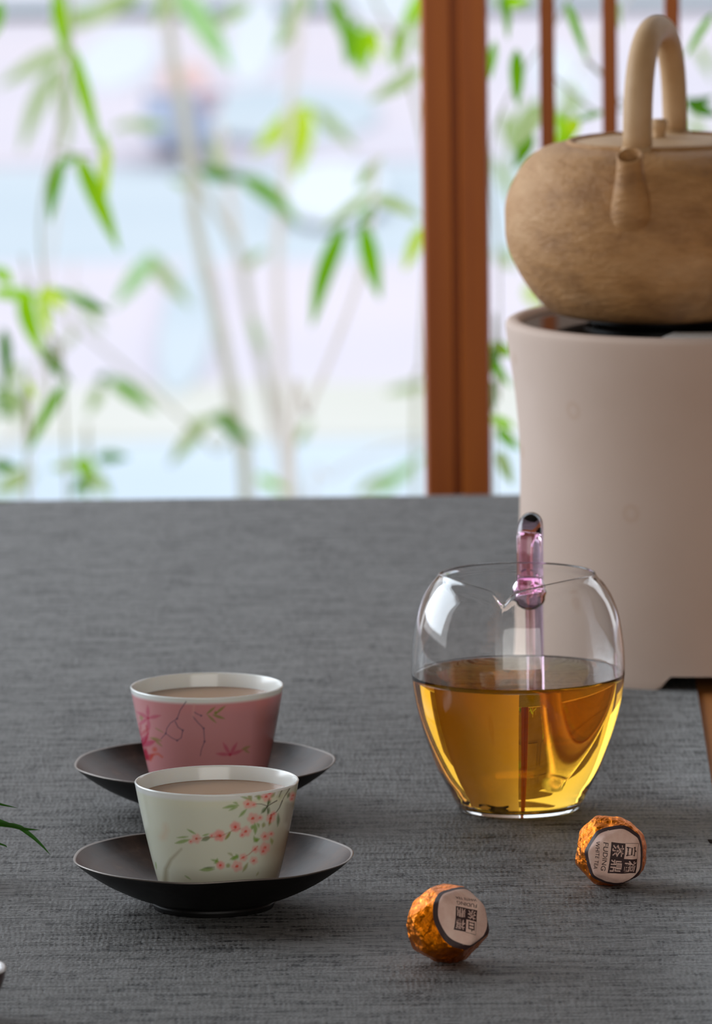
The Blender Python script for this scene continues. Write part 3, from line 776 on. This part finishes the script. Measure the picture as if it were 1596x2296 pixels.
def grid(x0, x1, y0, y1, n=10):
    V = [(x0 + (x1 - x0) * i / n, y0 + (y1 - y0) * j / n) for j in range(n + 1) for i in range(n + 1)]
    return V, [(j * (n + 1) + i, j * (n + 1) + i + 1, (j + 1) * (n + 1) + i + 1, (j + 1) * (n + 1) + i) for j in range(n) for i in range(n)]

def teaball(px, py, R, nrm, upv, lab, seed, flat, labR, sc3=(1, 1, 1), es=1.0):
    g = random.Random(seed)
    base = at(px, py)
    s = mpp(base); R = R * s
    # local frame: z = label normal, y = label up (given in camera right / up / toward terms)
    cv = lambda t: (RT0 * t[0] + UP0 * t[1] - FW * t[2])
    n = cv(nrm).normalized(); u = cv(upv); u = (u - n * u.dot(n)).normalized(); r = u.cross(n)
    rot = Matrix((r, u, n)).transposed()
    planes = []
    for _ in range(64):
        d = Vector((g.gauss(0, 1), g.gauss(0, 1), g.gauss(0, 1))).normalized(); planes.append((d, 0.90 + 0.12 * g.random()))
    planes = [(d, k) for d, k in planes if d.z < 0.72]
    planes += [(Vector((0.06, 0.03, 1)).normalized(), flat), (Vector((-.35, .1, .93)).normalized(), flat + 0.045), (Vector((.1, -.4, .9)).normalized(), flat + .045), (Vector((0, 0, -1)), 0.9), (Vector((.3, .35, .88)).normalized(), flat + .06)]
    wdn = rot.transposed() @ Vector((0, 0, -1)); planes.append((wdn, 0.93))
    PN = np.array([list(p[0]) for p in planes]); PD = np.array([p[1] for p in planes])
    from mathutils import noise
    def surf(d, crump=1.0):
        dn = np.array(d); q = PN @ dn; q = np.maximum(q, 1e-3); t = PD / q
        t = t[t < 3]; kk = 60.0; v = -np.log(np.sum(np.exp(-kk * t))) / kk
        v = min(v, 1.06)
        c = noise.fractal(Vector(d) * 4.2 + Vector((seed, 0, 0)), 0.6, 2.2, 4) * 0.018 * crump
        return (v + c + 0.012) * R
    bm = bmesh.new(); bmesh.ops.create_icosphere(bm, subdivisions=6, radius=1)
    for v in bm.verts:
        d = v.co.normalized(); far = max(0, d.z) ** 2
        v.co = d * surf(d, 1.0 if d.z < 0.45 else 0.5)
        v.co = Vector((v.co.x * sc3[0], v.co.y * sc3[1], v.co.z * sc3[2]))
    me = bpy.data.meshes.new('foil'); bm.to_mesh(me); bm.free(); me.materials.append(M_FOIL)
    me.polygons.foreach_set('use_smooth', [True] * len(me.polygons))
    zmin = min((rot @ v.co).z for v in me.vertices)
    o = empty('tea_ball', base)
    tag(o, lab, 'tea ball', 'foil wrapped tea balls')
    def put(name, me_):
        ob = bpy.data.objects.new(name, me_); link(ob, o)
        ob.matrix_local = Matrix.Translation((0, 0, -zmin)) @ rot.to_4x4(); return ob
    put('foil', me)
    def wrap(xy, off):
        out = []
        for x, y in xy:
            if off > 0.0145: x *= es; y *= es
            rho = math.hypot(x, y); al = rho * labR; ph = math.atan2(y, x)
            d = Vector((math.sin(al) * math.cos(ph), math.sin(al) * math.sin(ph), math.cos(al)))
            p = d * (surf(d, 0.5) + off * R); out.append(Vector((p.x * sc3[0], p.y * sc3[1], p.z * sc3[2])))
        return out
    def put2d(name, m, off, mat, parent=None):
        V, Fc = m; V3 = wrap(V, off); me_ = bpy.data.meshes.new(name); me_.from_pydata([tuple(v) for v in V3], [], [tuple(f) for f in Fc]); me_.update()
        me_.materials.append(mat); me_.polygons.foreach_set('use_smooth', [True] * len(me_.polygons))
        if parent is None: return put(name, me_)
        return link(bpy.data.objects.new(name, me_), parent)
    def disc(R0, R1, nr=10, na=96, wob=0.012):
        V = []
        for i in range(nr + 1):
            q = R0 + (R1 - R0) * i / nr
            for k in range(na):
                a = 2 * PI * k / na; w = 1 + wob * math.sin(3 * a + seed) + wob * .7 * math.sin(7 * a)
                V.append((q * w * math.cos(a), q * w * math.sin(a)))
        Fc = [(i * na + k, (i + 1) * na + k, (i + 1) * na + (k + 1) % na, i * na + (k + 1) % na) for i in range(nr) for k in range(na)]
        if R0 < 0.02: Fc.append(tuple(range(na)))
        return V, Fc
    st = put2d('sticker', disc(0.01, 0.875, 14), 0.012, M_PAPER)
    put2d('sticker_border', disc(0.86, 1.0, 4), 0.014, M_RING, st)
    # emblem: three dark squares and one outlined, with carved characters, two lines of print below
    q = 0.43
    dk = join3 = None
    def J(*ms):
        V, Fc = [], []
        for v, f in ms: k = len(V); V += list(v); Fc += [[i + k for i in t] for t in f]
        return V, Fc
    oy = 0.22
    put2d('emblem', J(grid(0, q * 1.05, oy, oy + q * 1.05), grid(-q * 1.05, 0, oy - q * 1.0, oy), grid(0, q * 1.05, oy - q * 1.0, oy),
        grid(-q * 1.05, 0, oy + q * 1.04, oy + q * 1.07, 6), grid(-q * 1.07, -q * 1.045, oy, oy + q * 1.07, 6)), 0.019, M_RING, st)
    put2d('emblem_character', fit(GL['白'], -q * .52, oy + q * .5, q * .62, q * .8), 0.024, M_RING, st)
    put2d('emblem_character', fit(GL['福'], q * .52, oy + q * .52, q * .84, q * .84), 0.024, M_GLYPH, st)
    put2d('emblem_character', fit(GL['茶'], -q * .52, oy - q * .5, q * .84, q * .8), 0.024, M_GLYPH, st)
    put2d('emblem_character', fit(GL['鼎'], q * .52, oy - q * .5, q * .84, q * .8), 0.024, M_GLYPH, st)
    put2d('printed_line', fit(LN['FUDING'], 0.0, oy - q - 0.145, 0.81, 0.135), 0.024, M_RING, st)
    put2d('printed_line', fit(LN['WHITE TEA'], 0.0, oy - q - 0.37, 0.83, 0.11), 0.024, M_RING, st)
    return o
teaball(1371, 1984, 84, (0.13, -0.20, 1), (1, -0.13, 0), 'orange foil tea ball beside the pitcher, its round label read sideways', 3, 0.86, 1.02, (0.98, 0.96, 1))
teaball(1000, 2157, 90, (0.70, 0.40, 1), (-0.28, -1, 0), 'crumpled golden foil tea ball nearest the camera, its label upside down', 12, 0.86, 0.93, (1.0, 1.0, 1.05), 0.8)

# crumb at the right edge of the cloth
def crumb():
    b = at(1596, 1892); s = mpp(b)
    V, Fc = tube([(-9 * s, 0, 9 * s), (-3 * s, 4 * s, 5 * s), (4 * s, 2 * s, 4 * s), (14 * s, -6 * s, 5 * s)], [1.5 * s, 5 * s, 4 * s, 1.5 * s], 8)
    o = mesh('tea_crumb', V, Fc, Mat('dry_leaf', lin(36, 24, 18), 0.8).m, None, True, b)
    tag(o, 'tiny dark curl of dry tea at the right edge beyond the orange ball', 'tea leaf')
crumb()

# ------------------------------------------------------------------ left edge: cup and small plant
def edge_cup():
    b = at(-112, 2285); s = mpp(b); o = empty('edge_cup', b); tag(o, 'dark red cup with a grey-white rim cut off by the lower left edge', 'cup')
    out = smoothprof([(62, 0), (78, 14), (104, 45), (120, 80), (128, 112)], 6)
    mesh('body', *lathe([(0, 2 * s), (58 * s, 2 * s)] + [(r * s, h * s) for r, h in out] + [(129 * s, 114 * s)], 96), Mat('dark_red_glaze', lin(64, 22, 18), 0.2).m, o)
    i2 = [(129, 114), (127, 119), (122, 120), (117, 116)] + smoothprof([(108, 92), (92, 56), (62, 26), (30, 18)], 5) + [(0, 17)]
    mesh('lining', *lathe([(r * s, h * s) for r, h in i2], 96), Mat('grey_white_glaze', lin(200, 196, 196), 0.25).m, o)
edge_cup()

def blade(pts, w, mat, name='leaf', parent=None, curl=0.25, face=None, n=12, origin=None):
    """lanceolate blade along 3D points; w = max half width"""
    P = [Vector(p) for p in cr([tuple(p) for p in pts], max(3, n // max(1, len(pts) - 1)))]
    m = len(P); V, Fc = [], []
    ax = (P[-1] - P[0]).normalized(); vd = Vector(face) if face else -FW
    for i, p in enumerate(P):
        t = i / (m - 1); tg = (P[min(i + 1, m - 1)] - P[max(i - 1, 0)]).normalized()
        sd = tg.cross(vd)
        sd = sd.normalized() if sd.length > 1e-4 else Vector((1, 0, 0))
        nr = sd.cross(tg); hw = w * max(0.03, (math.sin(PI * t ** 0.72)) ** 0.8) if 0 < t < 1 else w * 0.04
        for k, q in ((-1, 1), (0, 0), (1, 1)): V.append(p + sd * (k * hw) + nr * (q * hw * curl))
    for i in range(m - 1):
        for k in (0, 1): a = i * 3 + k; Fc.append((a, a + 1, a + 4, a + 3))
    o = mesh(name, V, Fc, mat, parent)
    return o
def setworld(o, parent):                         # vertices are in world space; keep them there under a moved parent
    o.matrix_parent_inverse = Matrix.Translation(parent.location).inverted(); return o

def house_plant():
    b = at(-150, 1975); o = empty('potted_grass', b); tag(o, 'green blades of a small plant reaching in from the left edge', 'plant')
    s = mpp(b)
    mesh('pot', *lathe([(r * s, h * s) for r, h in [(0, 0), (58, 0), (66, 6), (84, 80), (88, 84), (84, 88), (76, 84), (72, 70), (0, 70)]], 48), Mat('pot_clay', lin(70, 60, 56), 0.6).m, o)
    y0 = b.y
    for pts, w in [([(-150, 1890), (-90, 1770), (-20, 1798), (40, 1812)], 5.0), ([(-150, 1890), (-80, 1810), (0, 1843), (50, 1858), (90, 1861)], 6.0),
                   ([(-60, 1850), (30, 1852), (62, 1868), (90, 1892), (113, 1917)], 6.0), ([(-150, 1880), (-100, 1860), (-40, 1880), (8, 1895), (16, 1900)], 3.5), ([(-140, 1890), (-160, 1800), (-120, 1740), (-60, 1760)], 6)]:
        P = [aty(x, y, y0 - 0.0) for x, y in pts]
        if pts[0][0] > -100: P = [aty(-150, 1885, y0)] + P
        setworld(blade(P, w * s, L_HOUSE, 'leaf', o, 0.3, (0, -0.8, 0.6)), o)
house_plant()

# ------------------------------------------------------------------ bamboo
def bamboo(label, Y, stem, r, leaves, mat=M_CULM, twigs=(), group='bamboo canes outside the window'):
    P0 = [aty(x, y, Y) for x, y in stem]
    foot = Vector((P0[0].x + (P0[0].x - P0[1].x) * 0.3, Y, -1.001)); top = P0[-1] + (P0[-1] - P0[-2]) * 0.5
    o = empty('bamboo', foot); tag(o, label, 'bamboo', group)
    pts = [Vector(p) for p in cr([tuple(foot)] + [tuple(p) for p in P0] + [tuple(top)], 6)]
    s = Y / F; m = len(pts)
    rad = [r * s * (1.1 - 0.35 * i / m) * (1.18 if i % 5 == 0 else 1.0) for i in range(m)]
    c = mesh('culm', *tube(pts, rad, 10), mat, o); setworld(c, o)
    for tw in twigs:
        q = [aty(x, y, Y + (0.03 if i else 0)) for i, (x, y) in enumerate(tw[0])]
        setworld(mesh('twig', *tube([Vector(p) for p in cr([tuple(a) for a in q], 5)], tw[1] * s, 6), M_TWIG, o), o)
    for (x0, y0, x1, y1, w, mt) in leaves:
        w *= 1.12 + 0.22 * max(0, min(1, (Y - 6.6) / 4))
        dy = random.uniform(-0.12, 0.12); e = random.uniform(-0.06, 0.06)
        ax, ay = x1 - x0, y1 - y0; sag = random.uniform(-0.05, 0.05)
        mid = ((x0 + x1) / 2 - ay * sag, (y0 + y1) / 2 + ax * sag)
        a, b_, c_ = aty(x0, y0, Y + dy), aty(mid[0], mid[1], Y + dy + e / 2), aty(x1, y1, Y + dy + e)
        fv = (random.uniform(-.35, .35), -1, random.uniform(-.2, .5))
        setworld(blade([a, b_, c_], w * 0.5 * s, mt, 'leaf', o, 0.2, fv, 9), o)
    return o
B, G, D, Yl, O = L_BRI, L_MID, L_DRK, L_YEL, L_OLV
bamboo('thin bamboo shoot at the far left with long bright drooping leaves', 6.6, [(150, 1112), (120, 800), (90, 500), (140, 250), (160, 60), (150, -40)], 3,
    [(128, -30, 152, 130, 34, B), (162, 105, 228, 345, 32, B), (172, 345, 268, 565, 38, B), (242, 320, 238, 450, 24, Yl), (228, 300, 250, 345, 22, B), (140, 350, 112, 500, 30, G), (170, 350, 130, 370, 18, G),
     (0, 0, -20, 90, 34, G)], M_TWIG, [([(150, 60), (190, 230), (235, 340)], 2.5), ([(120, 330), (160, 345), (215, 350)], 2.5)])
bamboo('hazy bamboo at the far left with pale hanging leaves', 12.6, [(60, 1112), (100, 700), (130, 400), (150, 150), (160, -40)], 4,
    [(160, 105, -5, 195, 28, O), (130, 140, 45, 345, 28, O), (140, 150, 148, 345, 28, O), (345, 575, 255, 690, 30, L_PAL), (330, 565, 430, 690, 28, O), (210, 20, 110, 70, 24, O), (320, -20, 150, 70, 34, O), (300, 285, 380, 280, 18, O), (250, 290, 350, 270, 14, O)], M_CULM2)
bamboo('low leafy bamboo at the lower left with bright green leaves', 6.6, [(60, 1112), (70, 1000), (110, 860), (80, 720), (60, 620)], 3,
    [(50, 640, 95, 800, 40, B), (85, 770, 160, 858, 28, D), (150, 855, 62, 1015, 28, G), (8, 735, 12, 870, 26, D), (-20, 655, 95, 668, 26, B), (110, 640, 145, 700, 24, Yl), (95, 640, 110, 760, 28, Yl), (-20, 1045, 40, 1046, 26, D),
     (150, 665, 250, 700, 24, D), (120, 650, 200, 680, 16, G), (-15, 600, 30, 640, 30, B), (60, 850, 80, 900, 18, Yl)], M_TWIG, [([(60, 620), (100, 700), (150, 850)], 2)])
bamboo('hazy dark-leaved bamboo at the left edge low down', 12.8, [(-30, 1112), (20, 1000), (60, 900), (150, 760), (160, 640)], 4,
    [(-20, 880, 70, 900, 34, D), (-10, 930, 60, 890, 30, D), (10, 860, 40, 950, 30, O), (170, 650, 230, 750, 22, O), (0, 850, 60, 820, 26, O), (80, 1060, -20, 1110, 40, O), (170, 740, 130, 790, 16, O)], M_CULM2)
bamboo('small leafy bamboo sprig just above the table edge at left', 8.4, [(200, 1112), (192, 1090), (190, 1050), (195, 1010)], 3,
    [(168, 1030, 215, 1070, 36, B), (190, 1050, 200, 1112, 34, G), (215, 1028, 290, 1026, 22, D), (180, 1040, 110, 1050, 22, O), (210, 1060, 250, 1112, 26, O), (185, 1080, 165, 1112, 24, D)], M_TWIG)
bamboo('thickest grey bamboo cane left of centre with a pair of pale top leaves', 11.0, [(552, 1112), (535, 960), (505, 800), (470, 640), (436, 480), (425, 340), (400, 190), (383, 90), (378, -40)], 14,
    [(395, -30, 520, 160, 44, L_PAL), (370, -30, 345, 60, 26, O), (440, 380, 560, 398, 24, D), (535, 392, 672, 505, 32, G), (360, -20, 400, 30, 24, B)], M_CULM, [([(430, 360), (470, 385), (540, 395)], 3)])
bamboo('slender bamboo cane bending left beside the thick grey one', 10.3, [(545, 1112), (480, 1010), (400, 930), (300, 840), (180, 740), (110, 690)], 3.5,
    [(245, 848, 350, 925, 28, G), (225, 860, 195, 930, 22, O), (250, 850, 215, 850, 18, D), (470, 935, 380, 1045, 24, O), (482, 928, 575, 995, 26, D), (520, 925, 460, 945, 20, G), (455, 940, 420, 960, 18, O)], M_TWIG,
    [([(380, 1040), (420, 970), (500, 925), (560, 980)], 3)])
bamboo('upright pale bamboo cane in the middle of the clump', 12.0, [(642, 1112), (636, 1000), (628, 800), (622, 560), (640, 380), (655, 200), (668, 60), (672, -30)], 11,
    [(700, 235, 565, 345, 40, Yl), (690, 240, 662, 405, 34, Yl), (700, 240, 800, 335, 24, O), (690, -20, 640, 60, 36, G), (660, 30, 615, 115, 26, O), (560, 10, 480, 60, 24, O), (575, 1066, 645, 1104, 18, B), (640, 1080, 650, 1112, 22, B), (665, 1000, 700, 940, 16, O)], M_CULM2)
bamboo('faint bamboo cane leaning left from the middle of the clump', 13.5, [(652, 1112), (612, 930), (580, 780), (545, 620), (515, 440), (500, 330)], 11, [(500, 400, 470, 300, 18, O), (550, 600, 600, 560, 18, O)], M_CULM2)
bamboo('short leaning bamboo cane between the two grey canes', 13.0, [(660, 1112), (600, 860), (560, 700), (535, 560), (450, 420)], 10, [(560, 700, 600, 800, 18, O), (450, 420, 380, 400, 16, O)], M_CULM)
bamboo('bamboo cane leaning right, with deep green leaves near the broad post', 7.2, [(655, 1112), (690, 930), (745, 790), (800, 640), (830, 520), (838, 440), (842, 380)], 6,
    [(772, 500, 698, 735, 38, G), (812, 498, 852, 672, 38, G), (840, 425, 720, 515, 22, O), (835, 440, 945, 490, 28, O), (800, 420, 860, 350, 22, O), (948, 505, 905, 610, 28, Yl), (835, 460, 800, 500, 20, G)], M_CULM2)
bamboo('bamboo with clustered bright leaves at the top left of the broad post', 8.0, [(930, 1112), (945, 800), (960, 400), (900, 120), (850, 20), (820, -40)], 4,
    [(745, -20, 785, 115, 30, G), (770, 50, 778, 150, 22, G), (800, 40, 790, 150, 24, G), (822, 60, 812, 175, 32, B), (950, -30, 895, 90, 30, B), (905, 60, 880, 155, 32, B), (948, 150, 825, 228, 28, O), (835, 60, 850, 140, 22, Yl), (950, 30, 935, 130, 22, O)], M_TWIG,
    [([(740, -30), (800, 50), (900, 70), (960, 20)], 2.5)])
bamboo('arching pale bamboo stalk low at the left of the broad post', 12.5, [(700, 1112), (740, 1070), (800, 1030), (880, 1000), (960, 990)], 4,
    [(840, 1112, 955, 1015, 26, L_PAL), (800, 1112, 880, 1060, 18, O), (960, 860, 860, 880, 18, O)], M_CULM2)
bamboo('bamboo behind the slats with narrow leaves above the kettle', 5.2, [(1110, 1112), (1118, 900), (1120, 600), (1105, 300), (1240, 60), (1290, -30)], 2.2,
    [(1125, -20, 1138, 90, 18, G), (1157, 108, 1160, 242, 30, G), (1266, 0, 1318, 140, 20, G), (1600, 30, 1535, 130, 18, G), (1535, 222, 1610, 262, 30, D), (1545, 235, 1600, 215, 18, D), (1108, 90, 1098, 180, 20, G),
     (1350, 250, 1290, 275, 20, G), (1300, 265, 1240, 330, 34, Yl), (1215, 240, 1160, 330, 30, O), (1290, 280, 1230, 360, 30, B), (1250, 250, 1262, 330, 24, B), (1195, 300, 1150, 380, 28, G), (1400, 240, 1430, 260, 18, G),
     (1385, 0, 1392, 70, 12, O), (1190, 0, 1130, 20, 16, B), (1100, 770, 1150, 800, 30, B), (1110, 800, 1145, 870, 26, G), (1100, 930, 1150, 960, 30, B), (1115, 960, 1165, 1010, 26, G), (1120, 1010, 1150, 1090, 28, O), (1100, 850, 1110, 930, 20, D), (1105, 780, 1095, 850, 24, D)],
    M_TWIG, [([(1315, 135), (1365, 185), (1390, 235)], 5), ([(1240, 170), (1290, 215), (1340, 250), (1400, 245)], 2.5), ([(1365, 160), (1372, 205)], 9)])
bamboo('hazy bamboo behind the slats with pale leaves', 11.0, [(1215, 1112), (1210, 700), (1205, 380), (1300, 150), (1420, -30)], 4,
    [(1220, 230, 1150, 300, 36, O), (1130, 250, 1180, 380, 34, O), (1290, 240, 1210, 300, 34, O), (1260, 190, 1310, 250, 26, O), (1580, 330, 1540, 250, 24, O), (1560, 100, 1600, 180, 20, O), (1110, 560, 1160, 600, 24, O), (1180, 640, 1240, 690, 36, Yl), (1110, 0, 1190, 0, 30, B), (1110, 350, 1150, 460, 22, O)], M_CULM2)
print('scene built', len(bpy.data.objects))
